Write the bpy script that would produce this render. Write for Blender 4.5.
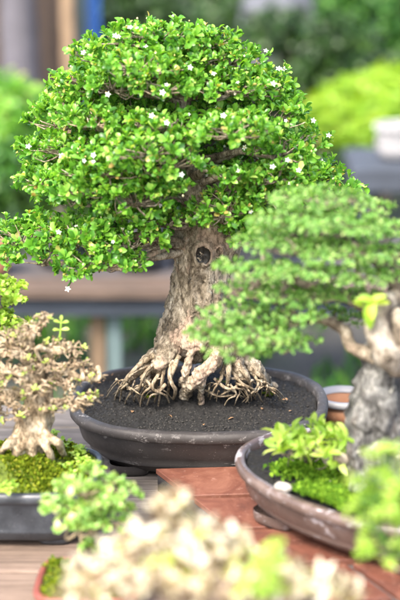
import bpy, math, random
import numpy as np
from mathutils import Vector, noise
R = math.radians
for o in list(bpy.data.objects): bpy.data.objects.remove(o)
scene = bpy.context.scene
C = scene.collection

# ---------------------------------------------------------------- camera
PITCH = R(17.0); FPX = 1667.0
CAM = np.array([0.0, -3.067, 1.253])
cd = bpy.data.cameras.new('camera'); cam = bpy.data.objects.new('camera', cd); C.objects.link(cam)
cam.location = CAM; cam.rotation_euler = (R(90) - PITCH, 0, 0)
cd.sensor_fit = 'VERTICAL'; cd.sensor_height = 36; cd.sensor_width = 24; cd.lens = 100.0
cd.clip_start = 0.05; cd.clip_end = 400
cd.dof.use_dof = True; cd.dof.focus_distance = 3.13; cd.dof.aperture_fstop = 2.1
scene.camera = cam
# ---------------------------------------------------------------- light
w = bpy.data.worlds.new('World'); scene.world = w; w.use_nodes = True
SUN_EL, SUN_AZ = 52.0, -150.0          # azimuth of the direction the light comes from (clockwise from +Y)
nt = w.node_tree; bgn = nt.nodes['Background']
sk = nt.nodes.new('ShaderNodeTexSky'); sk.sky_type = 'NISHITA'; sk.sun_disc = False
sk.sun_elevation = R(SUN_EL); sk.sun_rotation = R(SUN_AZ); sk.air_density = 1.0; sk.dust_density = 5.0
nt.links.new(sk.outputs[0], bgn.inputs[0]); bgn.inputs[1].default_value = 0.15
sd = bpy.data.lights.new('sun', 'SUN'); sd.energy = 1.5; sd.angle = R(16); sd.color = (1.0, 0.93, 0.83)
so = bpy.data.objects.new('sun', sd); C.objects.link(so)
dv = Vector((math.sin(R(SUN_AZ)) * math.cos(R(SUN_EL)), math.cos(R(SUN_AZ)) * math.cos(R(SUN_EL)), math.sin(R(SUN_EL))))
so.rotation_euler = (-dv).to_track_quat('-Z', 'Y').to_euler(); so.location = dv * 20
scene.view_settings.view_transform = 'Standard'; scene.view_settings.look = 'None'
scene.view_settings.exposure = 2.05; scene.view_settings.gamma = 1.0

# ---------------------------------------------------------------- helpers
def at(px, py, Y=None, z=None):
    c, s = math.cos(PITCH), math.sin(PITCH)
    u, v = (px - 200) / FPX, (300 - py) / FPX
    d = np.array([u, c + v * s, -s + v * c])
    t = (Y - CAM[1]) / d[1] if z is None else (z - CAM[2]) / d[2]
    return CAM + d * t

def thing(name, label, cat, loc=(0, 0, 0), group=None):
    o = bpy.data.objects.new(name, None); C.objects.link(o); o.location = loc
    o.empty_display_size = 0.05
    o['label'] = label; o['category'] = cat
    if group: o['group'] = group
    return o

def tag(o, label, cat, group=None):
    o['label'] = label; o['category'] = cat
    if group: o['group'] = group
    return o

class MB:
    """collects vertices and quads (world coordinates) and links them as one mesh"""
    def __init__(s): s.V = []; s.F = []; s.n = 0
    def add(s, V, F):
        V = np.asarray(V, float).reshape(-1, 3); F = np.asarray(F, int).reshape(-1, 4)
        s.V.append(V); s.F.append(F + s.n); s.n += len(V)
    def build(s, name, mat, parent=None, smooth=True, label=None):
        V = np.concatenate(s.V); F = np.concatenate(s.F)
        if parent is not None:
            V = V - np.array(root_loc(parent))
        me = bpy.data.meshes.new(name)
        me.vertices.add(len(V)); me.vertices.foreach_set('co', V.astype(np.float32).ravel())
        me.loops.add(len(F) * 4); me.loops.foreach_set('vertex_index', F.astype(np.int32).ravel())
        me.polygons.add(len(F)); me.polygons.foreach_set('loop_start', np.arange(0, len(F) * 4, 4, dtype=np.int32))
        me.polygons.foreach_set('use_smooth', np.full(len(F), smooth))
        me.update(calc_edges=True); me.validate()
        me.materials.append(mat)
        o = bpy.data.objects.new(name, me); C.objects.link(o); o.parent = parent
        if label: o['label'] = label
        return o

def root_loc(o):
    l = Vector((0, 0, 0))
    while o is not None: l += o.location; o = o.parent
    return l

def nz(p, s, oc=3):
    return noise.fractal(Vector(p) * s, 0.6, 2.0, oc)

def unit(v): return v / (np.linalg.norm(v, axis=-1, keepdims=True) + 1e-12)

def catmull(P, m):
    P = np.asarray(P, float); n = len(P)
    if n == 2: P = np.array([P[0], (P[0] + P[1]) / 2, P[1]]); n = 3
    Q = np.vstack([2 * P[0] - P[1], P, 2 * P[-1] - P[-2]])
    out = []
    for i in range(n - 1):
        p0, p1, p2, p3 = Q[i:i + 4]
        for k in range(m):
            t = k / m
            out.append(.5 * ((2 * p1) + (-p0 + p2) * t + (2 * p0 - 5 * p1 + 4 * p2 - p3) * t * t + (-p0 + 3 * p1 - 3 * p2 + p3) * t ** 3))
    out.append(P[-1]); return np.array(out)

def tube(mb, pts, rad, sides=8, m=4, rough=0.0, ns=60.0, wob=0.0, flat=None):
    """tapered tube along a smooth path, closed at both ends"""
    A = catmull([list(p) + [r] for p, r in zip(pts, rad)], m)
    P, r = A[:, :3].copy(), np.maximum(A[:, 3], 0.0003)
    if wob:
        for i in range(1, len(P)):
            v = noise.noise_vector(Vector(P[i]) * 18) ; P[i] += np.array(v) * wob
    T = unit(np.gradient(P, axis=0))
    ref = np.array([0.3, 1, 0.2]); N = unit(np.cross(T, ref)); B = np.cross(T, N)
    an = np.linspace(0, 2 * math.pi, sides, endpoint=False)
    ca, sa = np.cos(an), np.sin(an)
    rr = np.repeat(r[:, None], sides, 1)
    V = P[:, None] + rr[..., None] * (ca[None, :, None] * N[:, None] + sa[None, :, None] * B[:, None])
    if rough:
        for i in range(len(P)):
            for j in range(sides):
                k = nz(V[i, j], ns)
                V[i, j] += (V[i, j] - P[i]) * rough * k
    n = len(P); V = V.reshape(-1, 3); F = []
    i0 = np.arange(n - 1)[:, None] * sides; j = np.arange(sides)[None]; j1 = (j + 1) % sides
    F = np.stack([i0 + j, i0 + j1, i0 + sides + j1, i0 + sides + j], -1).reshape(-1, 4)
    # end caps (ring collapsed to a small centre ring)
    caps = []
    for base, c in ((0, P[0]), ((n - 1) * sides, P[-1])):
        nb = len(V); V = np.vstack([V, V[base:base + sides] * .02 + c * .98])
        for q in range(sides):
            a, b = base + q, base + (q + 1) % sides; c2, d2 = nb + (q + 1) % sides, nb + q
            caps.append([b, a, d2, c2] if base == 0 else [a, b, c2, d2])
        idx = [nb + q for q in range(sides)]
        for q in range(0, sides - 2, 2):
            f = [idx[0], idx[q + 1], idx[q + 2], idx[(q + 3) % sides]]
            if len(set(f)) == 4: caps.append(f)
    mb.add(V, np.vstack([F, np.array(caps)]))

def box(mb, x0, x1, y0, y1, z0, z1, bev=0.0, rot=0.0, c=None):
    b = min(bev, (x1 - x0) / 3, (y1 - y0) / 3, (z1 - z0) / 3)
    cx, cy = ((x0 + x1) / 2, (y0 + y1) / 2) if c is None else c
    rows = [(b, z0), (0, z0 + b), (0, z1 - b), (b, z1)] if b > 0 else [(0, z0), (0, z1)]
    V = []
    for d, z in rows:
        if b > 0:
            e = b
            X0, X1, Y0, Y1 = x0 + d, x1 - d, y0 + d, y1 - d
            V += [(X0 + e, Y0, z), (X1 - e, Y0, z), (X1, Y0 + e, z), (X1, Y1 - e, z), (X1 - e, Y1, z), (X0 + e, Y1, z), (X0, Y1 - e, z), (X0, Y0 + e, z)]
        else: V += [(x0, y0, z), (x1, y0, z), (x1, y1, z), (x0, y1, z)]
    s = 8 if b > 0 else 4; F = []
    for i in range(len(rows) - 1):
        for j in range(s): F.append([i * s + j, i * s + (j + 1) % s, (i + 1) * s + (j + 1) % s, (i + 1) * s + j])
    t = (len(rows) - 1) * s
    if s == 4: F += [[3, 2, 1, 0], [t, t + 1, t + 2, t + 3]]
    else:
        F += [[0, 5, 4, 1][::1], [7, 6, 5, 0], [1, 4, 3, 2]]
        F += [[t, t + 1, t + 4, t + 5], [t + 7, t, t + 5, t + 6], [t + 1, t + 2, t + 3, t + 4]]
    V = np.array(V, float)
    if rot:
        ca, sa = math.cos(rot), math.sin(rot); dx, dy = V[:, 0] - cx, V[:, 1] - cy
        V[:, 0] = cx + dx * ca - dy * sa; V[:, 1] = cy + dx * sa + dy * ca
    mb.add(V, F)

def plan(a, b, n, rot, seg=96):
    th = np.linspace(0, 2 * math.pi, seg, endpoint=False); c, s = np.cos(th), np.sin(th)
    x = a * np.sign(c) * np.abs(c) ** (2 / n); y = b * np.sign(s) * np.abs(s) ** (2 / n)
    cr, sr = math.cos(rot), math.sin(rot)
    return np.stack([x * cr - y * sr, x * sr + y * cr], 1)

def loft(mb, cen, a, b, n, rot, rows, seg=96, cap=True, wear=0.0):
    V = []
    for d, z in rows:
        p = plan(max(a - d, .0005), max(b - d, .0005), n, rot, seg)
        V.append(np.column_stack([p[:, 0] + cen[0], p[:, 1] + cen[1], np.full(seg, cen[2] + z)]))
    V = np.vstack(V)
    if wear:
        for i in range(len(V)): V[i] += np.array(noise.noise_vector(Vector(V[i]) * 25)) * wear
    nr = len(rows); i0 = np.arange(nr - 1)[:, None] * seg; j = np.arange(seg)[None]; j1 = (j + 1) % seg
    mb.add(V, np.stack([i0 + j, i0 + j1, i0 + seg + j1, i0 + seg + j], -1).reshape(-1, 4))

def soil_mesh(mb, cen, a, b, n, rot, z, mound, step, hfun, rings=None):
    """granular surface filling a pot"""
    rings = rings or int(max(a, b) / step); seg = int(2 * math.pi * max(a, b) / step / 1.6); seg += seg % 2
    V = []
    for k in range(rings + 1):
        f = max(k / rings, 0.004); p = plan(a * f, b * f, n, rot, seg)
        for q in p:
            X, Yy = q[0] + cen[0], q[1] + cen[1]
            V.append((X, Yy, cen[2] + z + mound * (1 - f ** 2) + hfun(X, Yy)))
    i0 = np.arange(rings)[:, None] * seg; j = np.arange(seg)[None]; j1 = (j + 1) % seg
    mb.add(V, np.stack([i0 + j, i0 + seg + j, i0 + seg + j1, i0 + j1], -1).reshape(-1, 4))

# ---- leaves: rows of three points, all quads
def leaf_template(kind):
    if kind == 'obovate':   rows = [(0, .04, 0), (.35, .16, .05), (.68, .25, .06), (.90, .18, .01), (1.0, .05, -.03)]
    elif kind == 'round':   rows = [(0, .08, 0), (.3, .34, .04), (.65, .40, .03), (1.0, .10, -.04)]
    elif kind == 'needle':  rows = [(0, .10, 0), (.5, .16, .05), (1.0, .04, 0)]
    elif kind == 'petal':   rows = [(.05, .07, 0), (.55, .25, .05), (1.0, .04, 0)]
    else:                   rows = [(0, .04, 0), (.4, .2, .05), (.75, .17, .03), (1.0, .03, -.06)]
    V = []
    for y, wd, z in rows: V += [(-wd, y, z + wd * .35), (0, y, z), (wd, y, z + wd * .35)]
    F = []
    for i in range(len(rows) - 1):
        for j in (0, 1): F.append([i * 3 + j, i * 3 + j + 1, i * 3 + 4 + j, i * 3 + 3 + j])
    return np.array(V), np.array(F)

def add_leaves(mb, P, T, N, L, kind):
    """leaves at P pointing along T with upper side N and length L"""
    tv, tf = leaf_template(kind)
    T = unit(T); B = unit(np.cross(T, N)); N = np.cross(B, T)
    V = P[:, None] + L[:, None, None] * (tv[None, :, 0:1] * B[:, None] + tv[None, :, 1:2] * T[:, None] + tv[None, :, 2:3] * N[:, None])
    F = tf[None] + (np.arange(len(P)) * len(tv))[:, None, None]
    mb.add(V.reshape(-1, 3), F.reshape(-1, 4))

def rosettes(mb, P, A, rng, n=(5, 8), L=(.011, .017), kind='obovate', spread=(35, 80), size=None):
    cnt = rng.integers(n[0], n[1] + 1, len(P)); idx = np.repeat(np.arange(len(P)), cnt); m = len(idx)
    A = unit(A)[idx]; p = P[idx]
    ref = unit(rng.normal(size=(m, 3))); U = unit(np.cross(A, ref)); Wv = np.cross(A, U)
    first = np.concatenate([[0], np.cumsum(cnt)[:-1]]); k = np.arange(m) - first[idx]
    base = rng.uniform(0, 6.28, len(P))[idx]
    refs = unit(np.cross(A, np.tile([0.13, .27, .9], (m, 1)))); W2 = np.cross(A, refs)
    ph = base + k * 2.4 + rng.normal(0, .2, m)
    side = refs * np.cos(ph)[:, None] + W2 * np.sin(ph)[:, None]
    sp = np.radians(rng.uniform(*spread, m))
    T = A * np.cos(sp)[:, None] + side * np.sin(sp)[:, None]
    Nn = A * np.sin(sp)[:, None] - side * np.cos(sp)[:, None] + rng.normal(0, .15, (m, 3))
    Ls = rng.uniform(*L, m) * (1 if size is None else size[idx])
    add_leaves(mb, p + A * (rng.uniform(-.3, .35, m) * Ls)[:, None], T, Nn, Ls, kind)

def pad_tips(c, r, n, rng, low=-.25, fill=.25, up=.5):
    """tips over the upper shell of a flattened foliage pad"""
    d = unit(rng.normal(size=(n * 3, 3))); d = d[d[:, 2] > low][:n]
    f = np.where(rng.random(len(d)) < fill, rng.uniform(.4, .9, len(d)), rng.uniform(.88, 1.08, len(d)))
    r = np.array(r); p = np.array(c) + d * r * f[:, None]
    lump = np.array([noise.noise(Vector(q) * 22) for q in p]); p[:, 2] += lump * r[2] * .55
    return p, unit(unit(d / r) + np.array([0, 0, up]) + rng.normal(0, .3, (len(d), 3)))

# ---------------------------------------------------------------- materials
def mat(name):
    m = bpy.data.materials.new(name); m.use_nodes = True; nt = m.node_tree
    return m, nt, nt.nodes['Principled BSDF'], nt.links.new
def ramp(nt, fac, stops):
    r = nt.nodes.new('ShaderNodeValToRGB'); e = r.color_ramp.elements
    while len(e) < len(stops): e.new(.5)
    for el, (p, c) in zip(e, stops): el.position = p; el.color = (*c, 1)
    nt.links.new(fac, r.inputs[0]); return r.outputs[0]
def noi(nt, scale, detail=4, rough=.6, vec=None, dist=0, kind='ShaderNodeTexNoise'):
    n = nt.nodes.new(kind); n.inputs['Scale'].default_value = scale
    if kind == 'ShaderNodeTexNoise':
        n.inputs['Detail'].default_value = detail; n.inputs['Roughness'].default_value = rough; n.inputs['Distortion'].default_value = dist
    if vec is None:
        g = nt.nodes.new('ShaderNodeTexCoord'); vec = g.outputs['Object']
    nt.links.new(vec, n.inputs['Vector']); return n.outputs[0]
def stretched(nt, sc, rot=(0, 0, 0)):
    g = nt.nodes.new('ShaderNodeTexCoord'); m = nt.nodes.new('ShaderNodeMapping')
    m.inputs['Scale'].default_value = sc; m.inputs['Rotation'].default_value = rot
    nt.links.new(g.outputs['Object'], m.inputs[0]); return m.outputs[0]
def bump(nt, b, h, st, dist=.002):
    n = nt.nodes.new('ShaderNodeBump'); n.inputs['Strength'].default_value = st; n.inputs['Distance'].default_value = dist
    nt.links.new(h, n.inputs['Height']); nt.links.new(n.outputs[0], b.inputs['Normal']); return n
def mixc(nt, fac, a, b, mode='MIX'):
    n = nt.nodes.new('ShaderNodeMix'); n.data_type = 'RGBA'; n.blend_type = mode
    for s, v in ((n.inputs[0], fac), (n.inputs[6], a), (n.inputs[7], b)):
        if isinstance(v, (int, float)): s.default_value = v
        elif isinstance(v, tuple): s.default_value = (*v, 1)
        else: nt.links.new(v, s)
    return n.outputs[2]

def leaf_mat(name, stops, trans=.35, gloss=.35, spec=.5):
    m, nt, b, L = mat(name)
    g = nt.nodes.new('ShaderNodeNewGeometry')
    col = ramp(nt, g.outputs['Random Per Island'], stops)
    col = mixc(nt, .35, col, mixc(nt, 1.0, col, ramp(nt, noi(nt, 14, 2), [(.3, (.55, .6, .5)), (.7, (1.25, 1.2, 1.0))]), 'MULTIPLY'))
    L(col, b.inputs['Base Color']); b.inputs['Roughness'].default_value = gloss
    b.inputs['Specular IOR Level'].default_value = spec
    t = nt.nodes.new('ShaderNodeBsdfTranslucent')
    tc = mixc(nt, 1.0, col, (1.5, 1.35, .5), 'MULTIPLY'); L(tc, t.inputs[0])
    mx = nt.nodes.new('ShaderNodeMixShader'); mx.inputs[0].default_value = trans
    L(b.outputs[0], mx.inputs[1]); L(t.outputs[0], mx.inputs[2]); L(mx.outputs[0], nt.nodes['Material Output'].inputs[0])
    return m

M = {}
M['leaf'] = leaf_mat('glossy_green_leaf', [(0, (.025, .10, .016)), (.22, (.09, .27, .033)), (.55, (.18, .44, .055)), (.9, (.29, .55, .09)), (.97, (.44, .60, .15)), (1, (.50, .34, .12))], .44, .30)
M['fine'] = leaf_mat('fine_green_leaf', [(0, (.06, .17, .03)), (.4, (.15, .35, .07)), (.8, (.28, .50, .13)), (1, (.48, .60, .24))], .38, .5)
M['lime'] = leaf_mat('lime_green_leaf', [(0, (.18, .34, .04)), (.5, (.36, .56, .09)), (1, (.58, .72, .22))], .48, .4)
M['brightlime'] = leaf_mat('yellow_green_leaf', [(0, (.16, .33, .02)), (.5, (.27, .46, .04)), (1, (.42, .56, .07))], .5, .5)
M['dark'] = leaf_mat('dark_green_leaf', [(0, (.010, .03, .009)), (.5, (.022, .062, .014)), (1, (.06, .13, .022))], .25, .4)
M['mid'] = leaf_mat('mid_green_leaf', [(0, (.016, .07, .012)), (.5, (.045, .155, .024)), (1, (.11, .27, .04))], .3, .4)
M['beige'] = leaf_mat('dry_beige_leaf', [(0, (.13, .09, .06)), (.4, (.28, .21, .15)), (.75, (.42, .33, .24)), (.93, (.52, .44, .32)), (1, (.32, .34, .10))], .2, .7, .2)
M['cream'] = leaf_mat('cream_leaf', [(0, (.07, .045, .03)), (.25, (.25, .18, .12)), (.42, (.62, .55, .45)), (.8, (.77, .73, .64)), (.9, (.74, .71, .64)), (.95, (.50, .52, .14)), (1, (.35, .48, .08))], .3, .6, .2)
M['moss'] = leaf_mat('moss_blade', [(0, (.05, .09, .006)), (.5, (.115, .175, .01)), (.85, (.22, .28, .018)), (1, (.34, .34, .05))], .3, .8, .1)

def bark_mat(name, cols, patch, rough_scale=1.0, bst=.8):
    m, nt, b, L = mat(name)
    v = stretched(nt, (1, 1, .45))
    n1 = noi(nt, 38 * rough_scale, 8, .68, v, .6); n2 = noi(nt, 160 * rough_scale, 6, .7, v)
    c = ramp(nt, n1, [(.33, cols[0]), (.44, cols[1]), (.53, cols[2]), (.64, cols[3])])
    pm = ramp(nt, noi(nt, 17 * rough_scale, 4, .6, v, .5), [(.54, (0, 0, 0)), (.60, (1, 1, 1))])
    c = mixc(nt, pm, c, patch)
    c = mixc(nt, .75, c, mixc(nt, 1.0, c, ramp(nt, n2, [(.36, (.25, .23, .2)), (.56, (1.25, 1.25, 1.25))]), 'MULTIPLY'))
    lich = ramp(nt, noi(nt, 55 * rough_scale, 6, .7), [(.62, (0, 0, 0)), (.66, (.8, .8, .8))]); c = mixc(nt, lich, c, (.42, .41, .34))
    vo = nt.nodes.new('ShaderNodeTexVoronoi'); vo.feature = 'DISTANCE_TO_EDGE'; vo.inputs['Scale'].default_value = 62 * rough_scale
    ad = nt.nodes.new('ShaderNodeMix'); ad.data_type = 'VECTOR'; ad.inputs[0].default_value = .025; L(v, ad.inputs[4])
    nn = nt.nodes.new('ShaderNodeTexNoise'); nn.inputs['Scale'].default_value = 40 * rough_scale; nn.inputs['Detail'].default_value = 5; L(v, nn.inputs['Vector']); L(nn.outputs['Color'], ad.inputs[5]); L(ad.outputs[1], vo.inputs['Vector'])
    crk = ramp(nt, vo.outputs['Distance'], [(.0, (.22, .19, .15)), (.10, (1, 1, 1))])
    c = mixc(nt, ramp(nt, noi(nt, 20 * rough_scale, 3, .5), [(.45, (0, 0, 0)), (.6, (.8, .8, .8))]), c, mixc(nt, 1.0, c, crk, 'MULTIPLY'))
    L(c, b.inputs['Base Color']); b.inputs['Roughness'].default_value = .85; b.inputs['Specular IOR Level'].default_value = .25
    h = mixc(nt, .5, n1, n2); bump(nt, b, h, bst, .006)
    return m
M['bark'] = bark_mat('flaky_bark', [(.035, .028, .020), (.19, .155, .108), (.36, .305, .225), (.53, .47, .37)], (.40, .30, .225), 1.0, 1.0)
M['root'] = bark_mat('grey_brown_root_bark', [(.07, .05, .035), (.22, .17, .11), (.38, .31, .22), (.52, .45, .34)], (.34, .28, .19), 1.8)
M['twig'] = bark_mat('twig_bark', [(.05, .04, .03), (.16, .13, .095), (.28, .235, .175), (.42, .37, .29)], (.24, .19, .14), 2)
M['greybark'] = bark_mat('grey_lichen_bark', [(.022, .022, .021), (.075, .075, .072), (.13, .13, .125), (.24, .24, .225)], (.11, .10, .092), 1.2)
M['palewood'] = bark_mat('pale_dry_wood', [(.07, .05, .03), (.25, .19, .12), (.40, .325, .22), (.54, .46, .34)], (.36, .28, .185), 1.5)
M['deadwood'] = bark_mat('bleached_deadwood', [(.08, .065, .05), (.20, .17, .13), (.31, .275, .22), (.44, .41, .35)], (.25, .21, .155), 1)

def clay_mat(name, base, spot, stain, amount=.60, rough=.62, sc=1.0, rim=None):
    m, nt, b, L = mat(name)
    c = ramp(nt, noi(nt, 9 * sc, 6, .65), [(.3, tuple(x * .75 for x in base)), (.5, base), (.75, spot)])
    v = stretched(nt, (1, 1, 1.7))
    s1 = ramp(nt, noi(nt, 24 * sc, 12, .72, v, .15), [(amount, (0, 0, 0)), (amount + .03, (1, 1, 1))])
    s2 = ramp(nt, noi(nt, 7 * sc, 3, .5), [(.42, (0, 0, 0)), (.58, (1, 1, 1))])
    sp = ramp(nt, noi(nt, 420, 2, .5), [(.70, (0, 0, 0)), (.73, (.6, .6, .6))])
    f = mixc(nt, 1.0, s1, s2, 'MULTIPLY'); f = mixc(nt, 1.0, f, sp, 'LIGHTEN')
    if rim:                     # glaze and lime worn off along the lip
        g = nt.nodes.new('ShaderNodeTexCoord'); x = nt.nodes.new('ShaderNodeSeparateXYZ'); L(g.outputs['Object'], x.inputs[0])
        mr = nt.nodes.new('ShaderNodeMapRange'); mr.inputs[1].default_value = rim[0]; mr.inputs[2].default_value = rim[1]; L(x.outputs[2], mr.inputs[0])
        zb = ramp(nt, mr.outputs[0], [(0, (0, 0, 0)), (.35, (.55, .55, .55)), (.8, (1, 1, 1)), (1, (.5, .5, .5))])
        wn = ramp(nt, noi(nt, 48, 12, .8, None, .1), [(.55, (0, 0, 0)), (.62, (.6, .6, .6))])
        f = mixc(nt, 1.0, f, mixc(nt, 1.0, zb, wn, 'MULTIPLY'), 'LIGHTEN')
    c = mixc(nt, f, c, stain); L(c, b.inputs['Base Color'])
    rr = ramp(nt, noi(nt, 30, 5), [(.3, (rough - .14,) * 3), (.7, (rough + .15,) * 3)]); L(rr, b.inputs['Roughness'])
    bump(nt, b, mixc(nt, .3, noi(nt, 90, 8, .7), f), .35, .0015); return m
M['clay'] = clay_mat('dark_unglazed_clay', (.033, .029, .028), (.062, .055, .052), (.26, .245, .235), .60, rim=(.088, .114))
M['clay2'] = clay_mat('brown_clay_glaze', (.10, .07, .06), (.19, .145, .13), (.40, .38, .40), .55, .33)
M['slate'] = clay_mat('blue_black_glaze', (.030, .035, .043), (.075, .085, .10), (.30, .31, .32), .66, .35)
M['redclay'] = clay_mat('red_brown_clay', (.20, .055, .04), (.32, .10, .075), (.45, .36, .32), .62, .5)
M['terracotta'] = clay_mat('orange_terracotta', (.30, .14, .07), (.38, .19, .10), (.6, .5, .4), .68, .7)
M['whiteglaze'] = clay_mat('white_glaze', (.30, .30, .31), (.40, .40, .41), (.5, .5, .5), .7, .4)
M['blackplastic'] = clay_mat('black_plastic', (.015, .016, .02), (.03, .032, .04), (.12, .12, .12), .7, .45)

def soil_mat(name, a, b_, c_):
    m, nt, b, L = mat(name)
    c = ramp(nt, noi(nt, 260, 4, .7), [(.35, a), (.6, b_), (.74, c_)])
    L(c, b.inputs['Base Color']); b.inputs['Roughness'].default_value = .8
    bump(nt, b, noi(nt, 330, 5, .7), 1.0, .003); return m
M['soil'] = soil_mat('black_granular_soil', (.0025, .0024, .0022), (.0095, .009, .0082), (.085, .08, .073))
M['ash'] = soil_mat('grit', (.012, .011, .01), (.05, .047, .042), (.26, .24, .21))
M['mossbed'] = soil_mat('moss_bed', (.05, .08, .005), (.12, .17, .012), (.25, .29, .03))
m, nt, b, L = mat('white_petal'); b.inputs['Base Color'].default_value = (.86, .86, .84, 1); b.inputs['Roughness'].default_value = .6
b.inputs['Subsurface Weight'].default_value = .1; b.inputs['Subsurface Scale'].default_value = .002; M['petal'] = m
m, nt, b, L = mat('yellow_stamen'); b.inputs['Base Color'].default_value = (.7, .55, .15, 1); M['stamen'] = m
m, nt, b, L = mat('cream_bud')
g = nt.nodes.new('ShaderNodeNewGeometry'); L(ramp(nt, g.outputs['Random Per Island'], [(0, (.75, .72, .45)), (.5, (.72, .55, .22)), (1, (.60, .30, .10))]), b.inputs['Base Color']); M['bud'] = m

def wood_mat(name, cols, along='X', rough=.8, sc=1.0):
    m, nt, b, L = mat(name)
    s = {'X': (1.2, 14, 14), 'Y': (14, 1.2, 14), 'Z': (14, 14, 1.2)}[along]
    v = stretched(nt, tuple(q * sc for q in s))
    oi = nt.nodes.new('ShaderNodeObjectInfo')
    n = noi(nt, 5, 8, .7, v, .8); n2 = noi(nt, 5, 4, .6)
    c = ramp(nt, n, [(.28, cols[0]), (.5, cols[1]), (.72, cols[2])])
    c = mixc(nt, .6, c, mixc(nt, 1.0, c, ramp(nt, n2, [(.3, (.55, .55, .55)), (.7, (1.3, 1.3, 1.3))]), 'MULTIPLY'))
    c = mixc(nt, 1.0, c, ramp(nt, oi.outputs['Random'], [(0, (.8, .8, .8)), (1, (1.15, 1.15, 1.15))]), 'MULTIPLY')
    L(c, b.inputs['Base Color']); b.inputs['Roughness'].default_value = rough; bump(nt, b, n, .6, .003); return m
M['greywood'] = wood_mat('weathered_grey_wood', [(.05, .042, .036), (.12, .105, .095), (.20, .18, .165)])
M['pinkwood'] = wood_mat('pale_pinkish_wood', [(.09, .062, .046), (.175, .125, .095), (.25, .185, .145)])
M['benchwood'] = wood_mat('mauve_brown_wood', [(.05, .044, .044), (.085, .074, .074), (.125, .11, .11)])
M['edgewood'] = wood_mat('brown_bench_edge', [(.05, .034, .026), (.09, .062, .047), (.13, .095, .073)])
M['tan'] = wood_mat('tan_timber', [(.12, .078, .045), (.19, .13, .08), (.25, .18, .115)], 'Z')
M['teal'] = wood_mat('grey_teal_paint', [(.05, .08, .085), (.085, .125, .13), (.12, .165, .17)], 'Z')
M['blue'] = wood_mat('blue_paint', [(.02, .07, .25), (.03, .12, .40), (.06, .18, .48)], 'Z', .5)
M['brown'] = wood_mat('brown_timber', [(.035, .024, .018), (.07, .048, .037), (.11, .08, .06)], 'Z')
M['lav'] = wood_mat('grey_lavender_bark', [(.06, .058, .07), (.105, .10, .12), (.16, .155, .18)], 'Z')
M['navy'] = wood_mat('blue_black_painted_timber', [(.012, .017, .028), (.025, .034, .05), (.045, .058, .08)], 'X', .6)

# red tiles
m, nt, b, L = mat('red_painted_tile')
n = noi(nt, 12, 8, .7, None, .5); n2 = noi(nt, 70, 6, .7)
c = ramp(nt, n, [(.3, (.055, .020, .013)), (.5, (.125, .043, .026)), (.68, (.20, .085, .055))])
c = mixc(nt, ramp(nt, n2, [(.60, (0, 0, 0)), (.68, (.7, .7, .7))]), c, (.30, .17, .13)); L(c, b.inputs['Base Color'])
b.inputs['Roughness'].default_value = .62; bump(nt, b, n2, .6, .002); M['redtile'] = m
m, nt, b, L = mat('grey_mortar'); L(ramp(nt, noi(nt, 150, 4), [(.3, (.04, .035, .035)), (.7, (.10, .095, .095))]), b.inputs['Base Color']); M['mortar'] = m
# ground
m, nt, b, L = mat('damp_earth_and_gravel')
c = ramp(nt, noi(nt, 1.3, 6, .6), [(.35, (.035, .035, .03)), (.5, (.07, .065, .055)), (.62, (.045, .08, .02))])
c = mixc(nt, .5, c, ramp(nt, noi(nt, 40, 6, .7), [(.3, (.02, .02, .02)), (.75, (.18, .17, .15))])); L(c, b.inputs['Base Color'])
b.inputs['Roughness'].default_value = .9; bump(nt, b, noi(nt, 60, 6), .8, .02); M['ground'] = m
m, nt, b, L = mat('pale_stone')
L(ramp(nt, noi(nt, 90, 6), [(.35, (.18, .16, .14)), (.6, (.45, .43, .39))]), b.inputs['Base Color']); b.inputs['Roughness'].default_value = .7; M['stone'] = m
m, nt, b, L = mat('grey_rock')
L(ramp(nt, noi(nt, 8, 8), [(.3, (.04, .045, .055)), (.7, (.13, .14, .17))]), b.inputs['Base Color']); b.inputs['Roughness'].default_value = .7; bump(nt, b, noi(nt, 14, 8), .8, .03); M['rock'] = m

# ---------------------------------------------------------------- setting: ground
mb = MB(); GZ = -0.75
G = 60; xs = np.linspace(-60, 60, G); V = []
for i in range(G):
    for j in range(G): V.append((xs[i], xs[j] + 30, GZ + .03 * noise.noise(Vector((xs[i] * .4, xs[j] * .4, 0)))))
F = [[i * G + j, (i + 1) * G + j, (i + 1) * G + j + 1, i * G + j + 1] for i in range(G - 1) for j in range(G - 1)]
mb.add(V, F); g = mb.build('ground', M['ground']); g['kind'] = 'structure'

rg = np.random.default_rng(5)
# ---------------------------------------------------------------- generic pot builder
def make_pot(parent, cen, a, b, n, rot, H, mt, lip=.016, taper=.045, seg=112, feet=True, wear=.0012, lipmat=None, lipd=.010):
    mb = MB(); h = H
    rows = [(taper + .03, .012), (taper + .004, .012), (taper, .016), (taper * .72, .012 + h * .16), (taper * .62, .012 + h * .19), (taper * .66, .012 + h * .21),
            (taper * .36, h * .48), (lipd + .003, h * .72), (lipd, h * .80), (lipd, h * .815), (.003, h * .83), (0, h * .85), (-.001, h * .93), (.0015, h * .985), (.004, h),
            (lip - .003, h + .001), (lip, h - .003), (lip + .002, h * .8), (lip + .006, h * .55)]
    loft(mb, cen, a, b, n, rot, rows, seg, wear=wear)
    p = mb.build('pot', mt, parent)
    if feet:
        cr, sr = math.cos(rot), math.sin(rot)
        for sx in (-1, 1):
            for sy in (-1, 1):
                f = MB(); fx, fy = sx * (a - taper) * .66, sy * (b - taper) * .70
                X, Y = cen[0] + fx * cr - fy * sr, cen[1] + fx * sr + fy * cr
                loft(f, (X, Y, cen[2]), a * .16, b * .17, 3, rot, [(.02, 0.0005), (.004, .0005), (.001, .006), (0, .014), (.0, .022)], 28)
                f.build('foot', mt, p)
    return p

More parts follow.
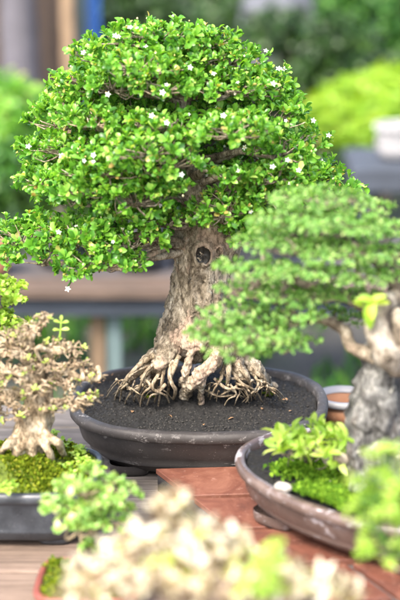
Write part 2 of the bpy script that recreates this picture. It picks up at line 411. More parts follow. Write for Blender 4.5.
def grain(x, y):
    d, _ = noise.voronoi(Vector((x * 170, y * 170, .3)))
    return .0055 * (1 - min(d[0], 1)) + .0045 * nz((x, y, 0), 28, 3) + .002 * nz((x, y, 1), 140, 2)

def moss_h(x, y):
    return .010 * nz((x, y, 0), 18, 3) + .004 * nz((x, y, 2), 70, 3)

def moss_blades(parent, cen, a, b, n, rot, z, mound, count, rng, name='moss', L=(.003, .008), mt=None):
    mb = MB(); soil_mesh(mb, cen, a, b, n, rot, z, mound, .005, moss_h)
    o = mb.build(name, M['mossbed'], parent)
    V = mb.V[0]; k = rng.integers(0, len(V), count)
    # even the density towards the middle
    P = V[k] + np.column_stack([rng.normal(0, .004, count), rng.normal(0, .004, count), rng.normal(0, .001, count)])
    mb2 = MB(); T = np.column_stack([rng.normal(0, .6, count), rng.normal(0, .6, count), np.full(count, .8)])
    add_leaves(mb2, P, T, rng.normal(size=(count, 3)), rng.uniform(*L, count), 'round')
    mb2.build('moss_tufts', mt or M['moss'], o)
    return o

# ================================================================ MAIN BONSAI
rng = np.random.default_rng(11); random.seed(4)
PC = (-0.002, 0.004, 0.0)
tree = thing('bonsai_tree', 'large domed bonsai with glossy green leaves and small white flowers in dark oval pot', 'bonsai', (PC[0], PC[1], 0))
make_pot(tree, PC, .252, .202, 2.55, R(-2), .115, M['clay'], seg=200, lip=.019, taper=.058)
mb = MB(); MOUND = .012
soil_mesh(mb, PC, .230, .180, 2.55, R(-2), .099, MOUND, .0016, lambda x, y: grain(x, y) + .040 * math.exp(-((x + .005) ** 2 / .0042 + (y - .015) ** 2 / .0022)))  # central heap added as a dark backing for the shaded gaps between roots
mb.build('soil', M['soil'], tree)
mb = MB()                                            #  loose crumbs of pumice on the soil
for k in range(1700):
    an = rng.uniform(0, 6.28); q = math.sqrt(rng.random()); p = (PC[0] + .225 * q * math.cos(an), PC[1] + .172 * q * math.sin(an))
    r = rng.uniform(.0009, .0026); zz = .099 + MOUND * (1 - q * q) + grain(*p)
    loft(mb, (p[0], p[1], zz), r * rng.uniform(.7, 1.3), r, 2, rng.uniform(0, 3), [(r * .6, 0), (0, r * .5), (0, r), (r * .7, r * 1.5)], 6)
mb.build('soil_crumbs', M['ash'], tree)['kind'] = 'stuff'
SZ = .099 + MOUND * .75
M['litter'] = leaf_mat('dead_brown_leaf', [(0, (.10, .055, .03)), (.5, (.24, .14, .08)), (1, (.38, .27, .16))], .1, .7, .2)
for k, (x, y) in enumerate(((101, 378), (106, 381), (112, 377), (97, 384), (262, 409), (282, 401), (228, 421), (172, 419), (133, 412), (292, 412), (205, 425))):
    mb = MB(); c = at(x, y, z=.099 + .009); c[2] += .003; an = rng.uniform(0, 6.28)
    add_leaves(mb, c[None], np.array([[math.cos(an), math.sin(an), .12]]), np.array([[rng.normal(0, .3), rng.normal(0, .3), 1.]]), np.array([rng.uniform(.008, .014)]), 'obovate'); mb.build('fallen_leaf', M['litter'], tree)

# trunk: blended tubes
mb = MB()
def pw(l): return [at(x, y, Y) for x, y, Y in l]
def dia(l): return [d / 510 / 2 for d in l]
tube(mb, pw([(200, 350, .02), (198, 344, 0.015), (194, 334, 0), (194, 325, 0), (197, 300, 0), (201, 275, 0), (204, 252, .0), (204, 230, .0), (200, 212, .0), (194, 190, .0), (189, 160, .005), (186, 125, .01), (184, 90, .01), (184, 62, .01)]),
     dia([34, 50, 60, 60, 57, 56, 58, 56, 44, 30, 24, 17, 11, 6]), 28, 5, .10, 20)
tube(mb, pw([(212, 275, -.005), (222, 252, -.01), (229, 236, -.005), (240, 222, .0), (262, 208, .02), (285, 196, .03)]), dia([30, 34, 32, 26, 17, 10]), 16, 4, .12, 30)
tube(mb, pw([(190, 262, -.01), (186, 240, -.01), (178, 222, .0), (160, 212, .0)]), dia([24, 26, 22, 12]), 14, 4, .12, 30)
# ridges up the trunk
for (x0, x1, Y, d) in ((176, 184, -.035, 22), (186, 194, -.055, 20), (203, 207, -.06, 18), (216, 214, -.05, 20), (168, 178, .0, 22)):
    tube(mb, pw([(x0 - 1, 344, Y + .004), (x0, 338, Y), (x0 + 3, 318, Y + .008), (x1, 285, Y + .012), (x1 + 1, 262, Y + .02)]), dia([d * 1.1, d, d * .8, d * .6, d * .4]), 12, 4, .2, 30, .004)
def zroot(x, y): return at(x, y, z=SZ - .004)
def froot(pts, ds, last, sides=14):
    P = pw(pts); P.append(zroot(*last)); e = zroot(last[0] + (last[0] - pts[-1][0]) * .4, last[1] + 4); e[2] -= .012; P.append(e)
    tube(mb, P, dia(ds + [ds[-1] * .8, ds[-1] * .6]), sides, 5, .20, 45, .003)
froot([(176, 340, -.03), (166, 353, -.05), (158, 366, -.06)], [32, 24, 14], (149, 386))
froot([(170, 345, -.01), (152, 358, -.03), (138, 370, -.04)], [26, 15, 9], (122, 390))
froot([(194, 338, -.052), (191, 354, -.068), (187, 368, -.074), (184, 378, -.07)], [17, 9, 8, 7], (180, 390))
froot([(232, 338, -.04), (222, 354, -.068), (206, 369, -.082), (193, 382, -.084)], [22, 16, 14, 12], (181, 403))
froot([(206, 370, -.080), (202, 385, -.082)], [10, 8], (199, 409))
froot([(226, 345, -.02), (234, 360, -.035), (240, 373, -.04)], [32, 19, 14], (244, 392))
froot([(224, 340, .0), (246, 360, .0), (258, 372, -.01)], [30, 17, 14], (268, 388))
froot([(182, 344, .04), (165, 354, .05)], [28, 16], (146, 366))
tr = mb.build('trunk', M['bark'], tree)
rm = tr.modifiers.new('remesh', 'REMESH'); rm.mode = 'VOXEL'; rm.voxel_size = .0021; rm.use_smooth_shade = True
sm = tr.modifiers.new('smooth', 'SMOOTH'); sm.factor = .6; sm.iterations = 4
for nm, ty, size, st in (('bark_large', 'CLOUDS', .024, .010), ('bark_cracks', 'VORONOI', .010, -.0042), ('bark_fine', 'CLOUDS', .005, .0048)):
    tx = bpy.data.textures.new(nm, ty); tx.noise_scale = size
    if ty == 'CLOUDS': tx.noise_depth = 3
    d = tr.modifiers.new(nm, 'DISPLACE'); d.texture = tx; d.strength = st; d.mid_level = .5; d.texture_coords = 'LOCAL'
# knots on the trunk
def knot(x, y, Y, rx, rz, hollow=True):
    c = at(x, y, Y); mb = MB(); seg = 40; V = []
    prof = [(1.45, .007), (1.2, .000), (1.02, -.003), (.9, -.002), (.8, .004), (.66, .011), (.4, .014), (.05, .015)]
    for f, dy in prof:
        for k in range(seg):
            an = 6.283 * k / seg; wv = 1 + .12 * math.sin(an * 2 + x) + .22 * nz((math.cos(an), math.sin(an), f * 2), 2)
            V.append((c[0] + rx * f * wv * math.cos(an), c[1] + dy + .002 * nz((an, f, x), 6), c[2] + rz * f * wv * math.sin(an)))
    i0 = np.arange(len(prof) - 1)[:, None] * seg; j = np.arange(seg)[None]; j1 = (j + 1) % seg
    mb.add(V, np.stack([i0 + j, i0 + j1, i0 + seg + j1, i0 + seg + j], -1).reshape(-1, 4))
    k1 = mb.build('knot', M['bark'], tr)
    m2 = MB(); V = []
    for f, dy in [(.84, -.001), (.62, .0015), (.35, .001), (.02, .002)]:
        for k in range(24):
            an = 6.283 * k / 24; V.append((c[0] + rx * f * math.cos(an), c[1] + dy + .0025 * nz((an * 2, f * 3, x), 2), c[2] + rz * f * math.sin(an)))
    i0 = np.arange(3)[:, None] * 24; j = np.arange(24)[None]; j1 = (j + 1) % 24
    m2.add(V, np.stack([i0 + j, i0 + j1, i0 + 24 + j1, i0 + 24 + j], -1).reshape(-1, 4))
    return k1, m2
m, nt, b, L = mat('shaded_hollow_wood'); L(ramp(nt, noi(nt, 120, 6, .7, stretched(nt, (1, 1, .3))), [(.4, (.004, .0035, .003)), (.62, (.018, .014, .010)), (.75, (.07, .055, .035))]), b.inputs['Base Color']); M['knotshade'] = m  # wood streaks darkened to paint the shade inside the knot hole
for kx, ky, kY, krx, krz in ((203, 255, -.062, .0155, .022), (219, 252, -.053, .0085, .010)):
    k1, m2 = knot(kx, ky, kY, krx, krz)
    if kx < 210: m2.build('hollow', M['knotshade'], tr)  # near-black sheet in the knot, its shade put into the colour

# thin exposed roots
def thin(pts, d0, d1, n=1):
    mb = MB(); P = []
    for q in pts: P.append(at(q[0], q[1], q[2]) if len(q) == 3 else zroot(*q))
    P[-1] = P[-1] - np.array([0, 0, .004])
    tube(mb, P, list(np.linspace(d0 * .85, d1 * .35, len(P)) / 510 / 2), 8, 5, .4, 130, .002)
    mb.build('root', M['root'], tree)
TH = [([(160, 352, -.05), (143, 362, -.06), (128, 376, -.05), (113, 398)], 8, 5), ([(165, 358, -.06), (163, 375, -.075), (161, 388, -.07), (157, 409)], 6, 4),
      ([(158, 360, -.07), (146, 372, -.08), (140, 385, -.075), (133, 403)], 5, 3), ([(150, 365, -.05), (137, 370, -.06), (124, 383, -.05), (119, 402)], 5, 3),
      ([(141, 376, -.07), (150, 386, -.08), (142, 394, -.07), (140, 408)], 5, 3), ([(160, 372, -.07), (152, 388, -.085), (166, 396, -.07), (170, 406)], 5, 3),
      ([(172, 360, -.07), (170, 378, -.085), (176, 391, -.08), (171, 402)], 8, 5), ([(144, 384, -.06), (134, 390, -.06), (128, 397, -.05), (124, 405)], 4, 2),
      ([(225, 362, -.05), (221, 378, -.07), (214, 390, -.07), (208, 404)], 5, 3), ([(230, 368, -.05), (240, 382, -.06), (254, 390, -.05), (266, 404)], 5, 3),
      ([(214, 378, -.07), (226, 388, -.075), (240, 389, -.07), (262, 396)], 4, 2.5), ([(246, 376, -.04), (236, 386, -.06), (222, 394, -.06), (206, 401)], 4, 2.5),
      ([(252, 372, -.02), (258, 384, -.04), (250, 394, -.05), (236, 406)], 4, 2.5), ([(205, 390, -.06), (220, 396, -.06), (238, 395, -.05), (256, 402)], 3.5, 2),
      ([(240, 385, -.05), (248, 398, -.05), (240, 404)], 3.5, 2), ([(262, 380, -.01), (270, 388, -.02), (262, 398)], 4, 2.5), ([(220, 372, -.06), (232, 378, -.06), (250, 381, -.04), (272, 393)], 4, 2.5),
      ([(166, 384, -.075), (158, 393, -.075), (150, 396, -.07), (146, 407)], 5, 3), ([(230, 384, -.06), (236, 394, -.065), (228, 399, -.06), (222, 409)], 3.5, 2)]
for l, a_, b_ in TH: thin(l, a_, b_)
for l, a_, b_ in [([(172, 352, -.05), (160, 370, -.072), (152, 398)], 11, 6), ([(164, 356, -.05), (148, 372, -.062), (136, 396)], 10, 5), ([(236, 362, -.05), (248, 378, -.05), (254, 398)], 10, 6), ([(250, 368, -.02), (264, 380, -.02), (276, 396)], 9, 5),
                  ([(178, 356, -.06), (172, 374, -.08), (166, 402)], 8, 4), ([(228, 360, -.06), (228, 378, -.07), (222, 402)], 8, 4)]: thin(l, a_, b_)
rr = random.Random(8)
for k in range(44):
    x = rr.choice([rr.uniform(116, 168), rr.uniform(208, 272)]); y = rr.uniform(378, 392); dx = rr.uniform(-26, 26)
    thin([(x, y, -.06), (x + dx * .4, y + rr.uniform(0, 6), -.07), (x + dx, min(y + rr.uniform(10, 18), 410))], rr.uniform(1.8, 3.6), 1.6)
# lumps of root wood and moss between the roots
for (x, y, r) in ((270, 389, .012), (160, 397, .014), (236, 397, .010)):
    mb = MB(); c = zroot(x, y); loft(mb, c, r * 1.3, r, 2.4, .4, [(r * .3, -.004), (0, r * .3), (.0, r * .8), (r * .4, r * 1.25), (r * .98, r * 1.35)], 24, wear=.004)
    mb.build('root_stub', M['root'], tree)
for (x, y, a_, n_) in ((190, 398, .012, 380), (207, 394, .016, 520), (216, 386, .012, 300), (228, 399, .012, 240), (172, 404, .010, 200), (268, 396, .008, 120), (150, 400, .010, 160)):
    c = zroot(x, y); P = c + rng.normal(0, a_ * .5, (n_, 3)) * np.array([1, .8, .5]) + np.array([0, -.012, .008])
    mb = MB(); add_leaves(mb, P, np.column_stack([rng.normal(0, .7, n_), rng.normal(0, .7, n_), np.full(n_, .6)]), rng.normal(size=(n_, 3)), rng.uniform(.003, .006, n_), 'round')
    mb.build('moss', M['moss'], tree)

# crown
ZB = at(190, 205, 0)[2]; ZT = at(190, 52, 0)[2]
pads = []
XC = at(181, 200, 0)[0]; RX, RY = .288, .235
for ti, (h, npad, rf) in enumerate(((0.0, 12, 1.0), (.21, 12, 1.0), (.42, 12, .98), (.62, 10, .95), (.80, 8, .85), (.94, 5, .60), (1.0, 1, .0), (.30, 5, .5), (.58, 5, .45), (.82, 3, .35))):
    Rr = (1 - (h * .96) ** 2.5) ** (1 / 2.5)
    for k in range(npad):
        xo = -.022 * h; an = 6.283 * (k + (ti % 2) * .5 + rng.uniform(-.2, .2)) / npad
        pr = rng.uniform(.052, .075); x = XC + xo + (RX * Rr - pr * .75) * rf * math.cos(an); y = .0 + (RY * Rr - pr * .75) * rf * math.sin(an)
        z = ZB + (ZT - ZB) * h + rng.uniform(-.012, .012)
        if (y < -.02 and -.07 < x < .13 and h < .35) or (h == 0 and y < .06): continue
        pads.append(((x, y, z), (pr, pr * .9, rng.uniform(.019, .027))))
EX = [(128, 40, .0, 36, 11), (106, 56, .0, 34, 11), (160, 35, -.02, 42, 11), (200, 42, .0, 36, 10), (232, 60, .0, 34, 10), (262, 82, .0, 30, 10), (56, 122, .0, 26, 11), (56, 172, .0, 28, 11), (84, 186, -.10, 40, 11), (46, 150, .02, 24, 10), (84, 84, .0, 34, 12), (140, 66, -.10, 42, 12), (22, 238, -.06, 40, 14), (52, 228, .02, 40, 12), (40, 259, -.10, 32, 12), (82, 236, -.10, 45, 15), (92, 262, -.16, 34, 15), (128, 243, -.14, 34, 14), (128, 222, -.10, 40, 12), (78, 272, -.15, 15, 7),
      (120, 266, -.16, 22, 8), (168, 222, -.12, 24, 9), (222, 214, -.13, 30, 11), (255, 222, -.08, 34, 12), (246, 236, -.09, 18, 8), (228, 205, -.13, 32, 12), (290, 205, -.03, 40, 14),
      (325, 185, .0, 34, 13), (232, 132, -.19, 34, 11), (150, 150, -.20, 40, 12), (105, 172, -.16, 42, 13), (232, 176, -.15, 20, 8), (166, 188, -.16, 26, 9), (278, 176, -.12, 30, 11)]
for x, y, Y, rx, rz in EX: pads.append((tuple(at(x, y, Y)), (rx / 510, rx / 510 * .8, rz / 510)))
fol = MB(); TP, TA = [], []
trunk_path = catmull(pw([(204, 245, 0), (201, 215, 0), (194, 190, 0), (189, 160, .005), (186, 125, .01), (184, 90, .01), (184, 62, .01)]), 8)
def scr(p):
    q = np.array(p) - CAM; d = q[1] * math.cos(PITCH) - q[2] * math.sin(PITCH)
    return 200 + FPX * q[0] / d, 300 - FPX * (q[1] * math.sin(PITCH) + q[2] * math.cos(PITCH)) / d
def blocks(p):           # pads that would grow in front of the open heart of the crown
    u, v = scr(p); return p[1] < 0 and ((172 < u < 226 and 138 < v < 204) or (226 <= u < 272 and 148 < v < 170))
pads = [q for q in pads if not blocks(q[0])]
for ip, (c, r) in enumerate(pads):
    n_ = int(14 + 10600 * r[0] * r[1])
    p, a_ = pad_tips(c, r, n_, rng, -.3, .3, .35)
    TP.append(p); TA.append(a_)
    # limb from the trunk and twigs inside the pad
    mbb = MB(); c = np.array(c); d = np.linalg.norm((trunk_path - c)[:, :2], axis=1)
    tz = min(max(c[2] - .25 * np.linalg.norm(c[:2] - np.array([-.01, 0])), trunk_path[0][2]), trunk_path[-1][2] - .02)
    s = trunk_path[np.argmin(abs(trunk_path[:, 2] - tz))]
    mid = (s + c) / 2 + np.array([rng.normal(0, .012), rng.normal(0, .012), rng.uniform(-.0, .02)])
    q2 = s * .25 + c * .75 + np.array([rng.normal(0, .012), rng.normal(0, .012), rng.uniform(-.012, .004)])
    r0 = (.0060 + .014 * np.linalg.norm(c - s)) * rng.uniform(.8, 1.1)
    tube(mbb, [s, mid, q2, c - np.array([0, 0, r[2] * .4])], [r0, r0 * .72, r0 * .45, r0 * .3], 9, 6, .22, 60, .006)
    for k in range(0, len(p), 3):
        j = c * .45 + p[k] * .55 + rng.normal(0, .006, 3) - np.array([0, 0, r[2] * .35]); b0 = c + (p[k] - c) * rng.uniform(0, .3) - np.array([0, 0, r[2] * .4])
        tube(mbb, [b0, j, p[k]], [.0022, .0014, .0007], 5, 2)
    mbb.build('branch', M['twig'] if r0 < .008 else M['bark'], tree)
TP = np.concatenate(TP); TA = np.concatenate(TA)
rosettes(fol, TP, TA, rng, (7, 11), (.0112, .0185), 'obovate', (15, 68), rng.uniform(.6, 1.25, len(TP)))
fol.build('foliage', M['leaf'], tree)
# hanging shoot
mb = MB(); P = pw([(66, 262, -.15), (70, 268, -.15), (71, 280, -.15), (68, 286, -.15)]); tube(mb, P, [.0026, .0022, .0019, .0016], 6, 4); mb.build('twig', M['mid'], tree)
# buds
mb = MB(); sel = rng.choice(len(TP), 620, replace=False)
for k in sel:
    p = TP[k] + unit(TA[k] + rng.normal(0, .35, 3)) * rng.uniform(.006, .013); r = rng.uniform(.0011, .0020)
    loft(mb, p, r, r, 2, 0, [(r * .95, -r), (r * .2, -r * .5), (0, 0), (r * .25, r * .6), (r * .95, r * 1.2)], 6)
mb.build('flower_buds', M['bud'], tree)['kind'] = 'stuff'
# flowers: five-petalled stars
fm = MB(); an = np.arange(5) * 1.2566
T = np.column_stack([np.cos(an), np.sin(an), np.full(5, .25)]); fm.add(*(lambda: (np.zeros((0, 3)), np.zeros((0, 4), int)))())
add_leaves(fm, np.zeros((5, 3)), T, np.tile([0, 0, 1.], (5, 1)), np.full(5, .0056), 'petal')
fproto = fm.build('flower', M['petal'], None)
cm = MB(); loft(cm, (0, 0, .0005), .0011, .0011, 2, 0, [(0, 0), (0, .0012), (.0008, .0022)], 8); cproto = cm.build('stamens', M['stamen'], None)
def put_flower(p, a_, s, first):
    f = fproto if first else fproto.copy(); q = cproto if first else cproto.copy()
    if not first: C.objects.link(f); C.objects.link(q)
    f.parent = tree; q.parent = f
    f.location = Vector(p) - tree.location; f.rotation_euler = Vector(a_).to_track_quat('Z', 'Y').to_euler(); f.scale = (s, s, s)
out = (TA @ np.array([0, -.75, .5])); cand = np.where((out > .45))[0]
FL = [(113, 43), (110, 36), (80, 59), (148, 49), (188, 62), (112, 89), (228, 119), (219, 76), (147, 114), (245, 153), (232, 170), (262, 50), (284, 68), (288, 67), (178, 180), (92, 156), (24, 148), (61, 153), (283, 155), (292, 172), (322, 160), (336, 134), (278, 88), (69, 290), (271, 165), (170, 122), (127, 30), (305, 130), (52, 235), (165, 95)]
c_, s_ = math.cos(PITCH), math.sin(PITCH)
rel = TP - CAM; dz = rel[:, 1] * c_ - rel[:, 2] * s_; U = 200 + FPX * rel[:, 0] / dz; Vv = 300 - FPX * (rel[:, 1] * s_ + rel[:, 2] * c_) / dz
used = set(); first = True
def near_tip(x, y):
    d = (U - x) ** 2 + (Vv - y) ** 2; k = np.where(d < 70)[0]
    if len(k) == 0: return np.argmin(d)
    return k[np.argmin(dz[k])]
for i, (x, y) in enumerate(FL):
    k = near_tip(x, y); a_ = unit(TA[k] * .5 + np.array([0, -.8, .35]) + rng.normal(0, .2, 3))
    p = TP[k] + a_ * .016
    if (x, y) == (69, 290): p = at(68, 289, -.15)
    put_flower(p, a_, rng.uniform(.9, 1.15), first); first = False
for k in rng.choice(cand, 42, replace=False):
    a_ = unit(TA[k] * .7 + np.array([0, -.5, .3])); a_ = unit(a_ + rng.normal(0, .35, 3)); put_flower(TP[k] + a_ * .014, a_, rng.uniform(.5, .9), False)

# ================================================================ helper for the other bonsai
def foliage_pads(parent, plist, mt, rng, dens, nl, L, kind, root_pts, wood, tw=(.004, .0012), spread=(25, 80), low=-.3, twigs=4, name='foliage', base=10):
    """plist: (centre, radii); limbs start at the nearest of root_pts"""
    f = MB(); tips = []
    for c, r in plist:
        c = np.array(c); n_ = int(base + dens * r[0] * r[1])
        p, a_ = pad_tips(c, r, n_, rng, low, .3, .35); rosettes(f, p, a_, rng, nl, L, kind, spread); tips.append(p)
        mbb = MB(); s = min(root_pts, key=lambda q: np.linalg.norm(np.array(q) - c)); s = np.array(s)
        mid = (s + c) / 2 + rng.normal(0, .012, 3)
        tube(mbb, [s, mid, c - np.array([0, 0, r[2] * .3])], [tw[0] * 1.4, tw[0], tw[0] * .6], 8, 6, .2, 60, .006)
        for k in range(0, len(p), twigs):
            tube(mbb, [c + (p[k] - c) * .1, c * .5 + p[k] * .5 + rng.normal(0, .006, 3), p[k]], [tw[1] * 1.5, tw[1], tw[1] * .5], 5, 2)
        mbb.build('branch', wood, parent)
    f.build(name, mt, parent); return np.concatenate(tips)

# ================================================================ RIGHT BONSAI
RZ = .045
RC = (.300, -.462, RZ); RROT = R(-42)
t2 = thing('bonsai_tree', 'grey-trunked bonsai with layered fine green foliage in brown oval pot on red tiles', 'bonsai', RC)
make_pot(t2, RC, .27, .175, 2.2, RROT, .10, M['clay2'], seg=160, taper=.05)
mb = MB(); soil_mesh(mb, RC, .250, .155, 2.2, RROT, .086, .01, .004, grain); mb.build('soil', M['soil'], t2)
r2 = np.random.default_rng(21)
# moss patches over the soil
mb = MB(); mo = MB()
for (x, y, a_, n_) in ((320, 500, .05, 3000), (300, 470, .035, 1800), (345, 475, .05, 2600), (375, 505, .05, 2500), (340, 520, .03, 1200)):
    c = at(x, y, z=RZ + .098)
    q = r2.normal(0, a_ * .5, (n_, 2)); P = np.column_stack([c[0] + q[:, 0], c[1] + q[:, 1], np.full(n_, c[2]) + .006 * np.exp(-(q ** 2).sum(1) / a_ ** 2)])
    cr, sr = math.cos(-RROT), math.sin(-RROT); dx, dy = P[:, 0] - RC[0], P[:, 1] - RC[1]
    ex, ey = (dx * cr - dy * sr) / .247, (dx * sr + dy * cr) / .152; P = P[ex ** 2 + ey ** 2 < .97]; n2_ = len(P)
    add_leaves(mo, P, np.column_stack([r2.normal(0, .6, n2_), r2.normal(0, .6, n2_), np.full(n2_, .7)]), r2.normal(size=(n2_, 3)), r2.uniform(.005, .011, n2_), 'round')
mo.build('moss', leaf_mat('bright_moss', [(0, (.05, .12, .01)), (.5, (.11, .24, .02)), (1, (.25, .42, .04))], .35, .8, .1), t2)
TY = -.50
mb = MB()
tp = [at(392, 478, TY), at(388, 440, TY), at(383, 405, TY), at(388, 370, TY), at(398, 335, TY), at(406, 300, TY + .02), at(404, 270, TY + .04), at(395, 240, TY + .05)]
tube(mb, tp, [.075, .062, .056, .046, .038, .028, .02, .012], 24, 5, .30, 22, .01)
for dx, dy in ((-44, 8), (30, 6), (-18, 20)):
    e = at(388 + dx, 462 + dy, z=RZ + .088); tube(mb, [at(388 + dx * .3, 430, TY), at(388 + dx * .7, 450, TY - .01), e], [.034, .025, .014], 12, 5, .3, 30, .006)
o = mb.build('trunk', M['greybark'], t2)
rm = o.modifiers.new('remesh', 'REMESH'); rm.mode = 'VOXEL'; rm.voxel_size = .004; rm.use_smooth_shade = True
tx = bpy.data.textures.new('rock_bark', 'CLOUDS'); tx.noise_scale = .03; tx.noise_depth = 4
d = o.modifiers.new('d', 'DISPLACE'); d.texture = tx; d.strength = .02; d.texture_coords = 'LOCAL'
# curling limb and bleached wood
mb = MB(); limb = [at(392, 372, TY), at(372, 356, TY - .02), at(352, 348, TY - .02), at(345, 330, TY), at(325, 318, TY), at(300, 322, TY), at(275, 330, TY), at(250, 338, TY)]
tube(mb, limb, [.020, .013, .011, .009, .008, .006, .005, .003], 14, 6, .25, 35, .006); mb.build('branch', M['twig'], t2)
mb = MB(); limb2 = [at(398, 330, TY), at(372, 312, TY), at(345, 298, TY), at(318, 288, TY), at(290, 280, TY), at(265, 276, TY)]
tube(mb, limb2, [.018, .013, .010, .008, .006, .004], 12, 6, .25, 35, .006); mb.build('branch', M['twig'], t2)
mb = MB(); limb3 = [at(404, 290, TY), at(380, 262, TY), at(350, 245, TY), at(320, 232, TY + .02), at(300, 222, TY + .02)]
tube(mb, limb3, [.014, .010, .008, .006, .004], 12, 6, .25, 35, .006); mb.build('branch', M['twig'], t2)
mb = MB(); tube(mb, [at(400, 372, TY - .06), at(388, 352, TY - .075), at(378, 330, TY - .075), at(384, 306, TY - .06), at(402, 296, TY - .04)], [.014, .022, .020, .019, .012], 14, 6, .3, 30, .008)
tube(mb, [at(400, 352, TY - .07), at(408, 330, TY - .075), at(396, 312, TY - .06)], [.015, .020, .01], 12, 6, .3, 30, .008)
mb.build('deadwood', M['deadwood'], t2)
mb = MB(); tube(mb, [at(330, 462, z=RZ + .10), at(341, 457, TY - .03), at(352, 472, z=RZ + .10), at(330, 484, z=RZ + .1)], [.006, .010, .010, .005], 10, 5, .25, 50, .003)
tube(mb, [at(312, 440, z=RZ + .12), at(322, 452, z=RZ + .115), at(330, 470, z=RZ + .10)], [.004, .006, .006], 8, 5, .25, 50, .003); mb.build('surface_root', M['deadwood'], t2)
PL = [(318, 203, 0, 46, 11), (352, 211, .03, 40, 11), (290, 222, -.02, 38, 11), (332, 228, -.04, 48, 11), (376, 232, 0, 36, 12), (262, 243, 0, 30, 9), (300, 252, -.04, 40, 10), (345, 256, -.05, 44, 10), (388, 258, -.02, 30, 10),
      (236, 268, -.01, 20, 8), (268, 274, -.04, 38, 9), (312, 277, -.06, 36, 9), (356, 279, -.05, 34, 8), (392, 281, -.03, 24, 8), (246, 293, 0, 30, 8), (282, 302, -.03, 30, 9),
      (238, 316, -.02, 34, 9), (214, 334, -.02, 30, 9), (252, 338, -.05, 44, 10), (290, 346, -.05, 30, 9), (238, 352, -.05, 34, 8), (336, 322, .06, 30, 12), (268, 322, .02, 36, 10), (200, 338, 0, 16, 5), (322, 300, -.03, 30, 8), (300, 318, -.05, 24, 7), (360, 300, .0, 24, 8), (300, 236, .08, 50, 12), (350, 240, .1, 50, 12), (300, 290, .08, 46, 12)]
plist = [(at(x, y, TY + dy), (rx / 590, rx / 590 * .75, rz / 590)) for x, y, dy, rx, rz in PL]
foliage_pads(t2, plist, M['fine'], r2, 36000, (6, 9), (.0045, .0085), 'obovate', limb[3:] + limb2[1:] + limb3[1:], M['twig'], (.004, .0010), twigs=7, low=.05)
mb = MB(); P = np.array([at(372, 300, TY - .09)] * 7) + r2.normal(0, .005, (7, 3))
add_leaves(mb, P, np.array([[-1, 0, .15], [-.7, -.3, .4], [.8, -.1, .3], [.1, -.3, -1], [0, -.5, -.7], [1, 0, .0], [-.9, .2, .25]]), np.tile([0, -.6, .6], (7, 1)) + r2.normal(0, .1, (7, 3)), np.array([.032, .022, .03, .045, .038, .03, .026]), 'leaf'); mb.build('shoot_leaves', M['brightlime'], t2)
# white stones on the moss
for i, (x, y, r, lb) in enumerate(((283, 490, .011, 'larger white pebble on the moss near the left end of the brown oval pot'), (322, 497, .006, 'tiny white pebble lying at the front edge of moss in the brown pot'), (300, 462, .008, 'small pale pebble under the lime leaves in the brown oval pot'))):
    c = at(x, y, z=RZ + .098); mb = MB(); loft(mb, c, r * 1.4, r, 2.3, -.5, [(r * .7, -.003), (0, r * .3), (.0, r * .7), (r * .45, r * 1.15), (r * .97, r * 1.3)], 24, wear=.002)
    tag(mb.build('pebble', M['stone']), lb, 'pebble', 'white pebbles in the brown pot')
# lime seedlings growing in the pot (soft leaves)
sx = thing('seedling', 'lime green leafy seedling growing over the left end of the brown oval pot', 'seedling', tuple(at(306, 470, z=RZ + .096)))
sp = [at(x, y, Y) for x, y, Y in ((284, 446, -.46), (300, 440, -.44), (318, 436, -.46), (332, 444, -.48), (290, 455, -.5), (312, 450, -.52), (336, 456, -.5), (344, 440, -.5))]
foliage_pads(sx, [(p, (.022, .02, .014)) for p in sp], M['lime'], r2, 9000, (4, 6), (.018, .030), 'leaf', [at(306, 468, z=RZ + .096)], M['twig'], (.0012, .0008), base=3, twigs=1)

# ================================================================ LEFT BONSAI (dry, mossy)
LC = (-.357, -.34, 0.0)
t3 = thing('bonsai_tree', 'pale flared bonsai with dry beige twiggy leaves on green moss in blue-black pot', 'bonsai', LC)
make_pot(t3, LC, .182, .115, 5, R(-2), .108, M['slate'], seg=160, taper=.022, lip=.012, lipd=.006)
r3 = np.random.default_rng(33)
moss_blades(t3, LC, .168, .101, 5, R(-2), .100, .042, 26000, r3)
mb = MB()
TL = -.335
tube(mb, [at(22, 480, TL), at(26, 455, TL), at(32, 430, TL), at(37, 405, TL), at(38, 385, TL), at(30, 362, TL), at(22, 335, TL)], [.030, .032, .030, .028, .024, .016, .009], 22, 5, .3, 25, .006)
for (x, y, dx) in ((18, 465, -8), (34, 470, 0), (50, 466, 4), (4, 462, -8), (60, 458, 5), (26, 460, 0)):
    e = at(x + dx, y, z=.112); tube(mb, [at(32 + (x - 32) * .15, 405, TL - .012), at(32 + (x - 32) * .45, 432, TL - .03), at(x, y - 12, TL - .035), e], [.010, .009, .007, .004], 12, 5, .35, 45, .005)
o = mb.build('trunk', M['palewood'], t3)
rm = o.modifiers.new('remesh', 'REMESH'); rm.mode = 'VOXEL'; rm.voxel_size = .003; rm.use_smooth_shade = True
rp = [at(38, 385, TL), at(30, 362, TL), at(22, 335, TL), at(37, 400, TL)]
brs = [([(38, 388, 0), (58, 372, -.01), (78, 378, -.01), (97, 380, -.01)], .009), ([(36, 380, 0), (52, 352, -.01), (72, 350, 0)], .008), ([(38, 395, 0), (60, 402, -.02), (80, 405, -.02)], .008),
       ([(34, 370, 0), (10, 345, 0), (-20, 335, 0)], .009), ([(30, 350, 0), (36, 325, 0), (48, 315, 0)], .006), ([(36, 398, 0), (8, 392, -.02), (-20, 395, -.02)], .009), ([(38, 392, -.02), (28, 378, -.05), (5, 372, -.06)], .007)]
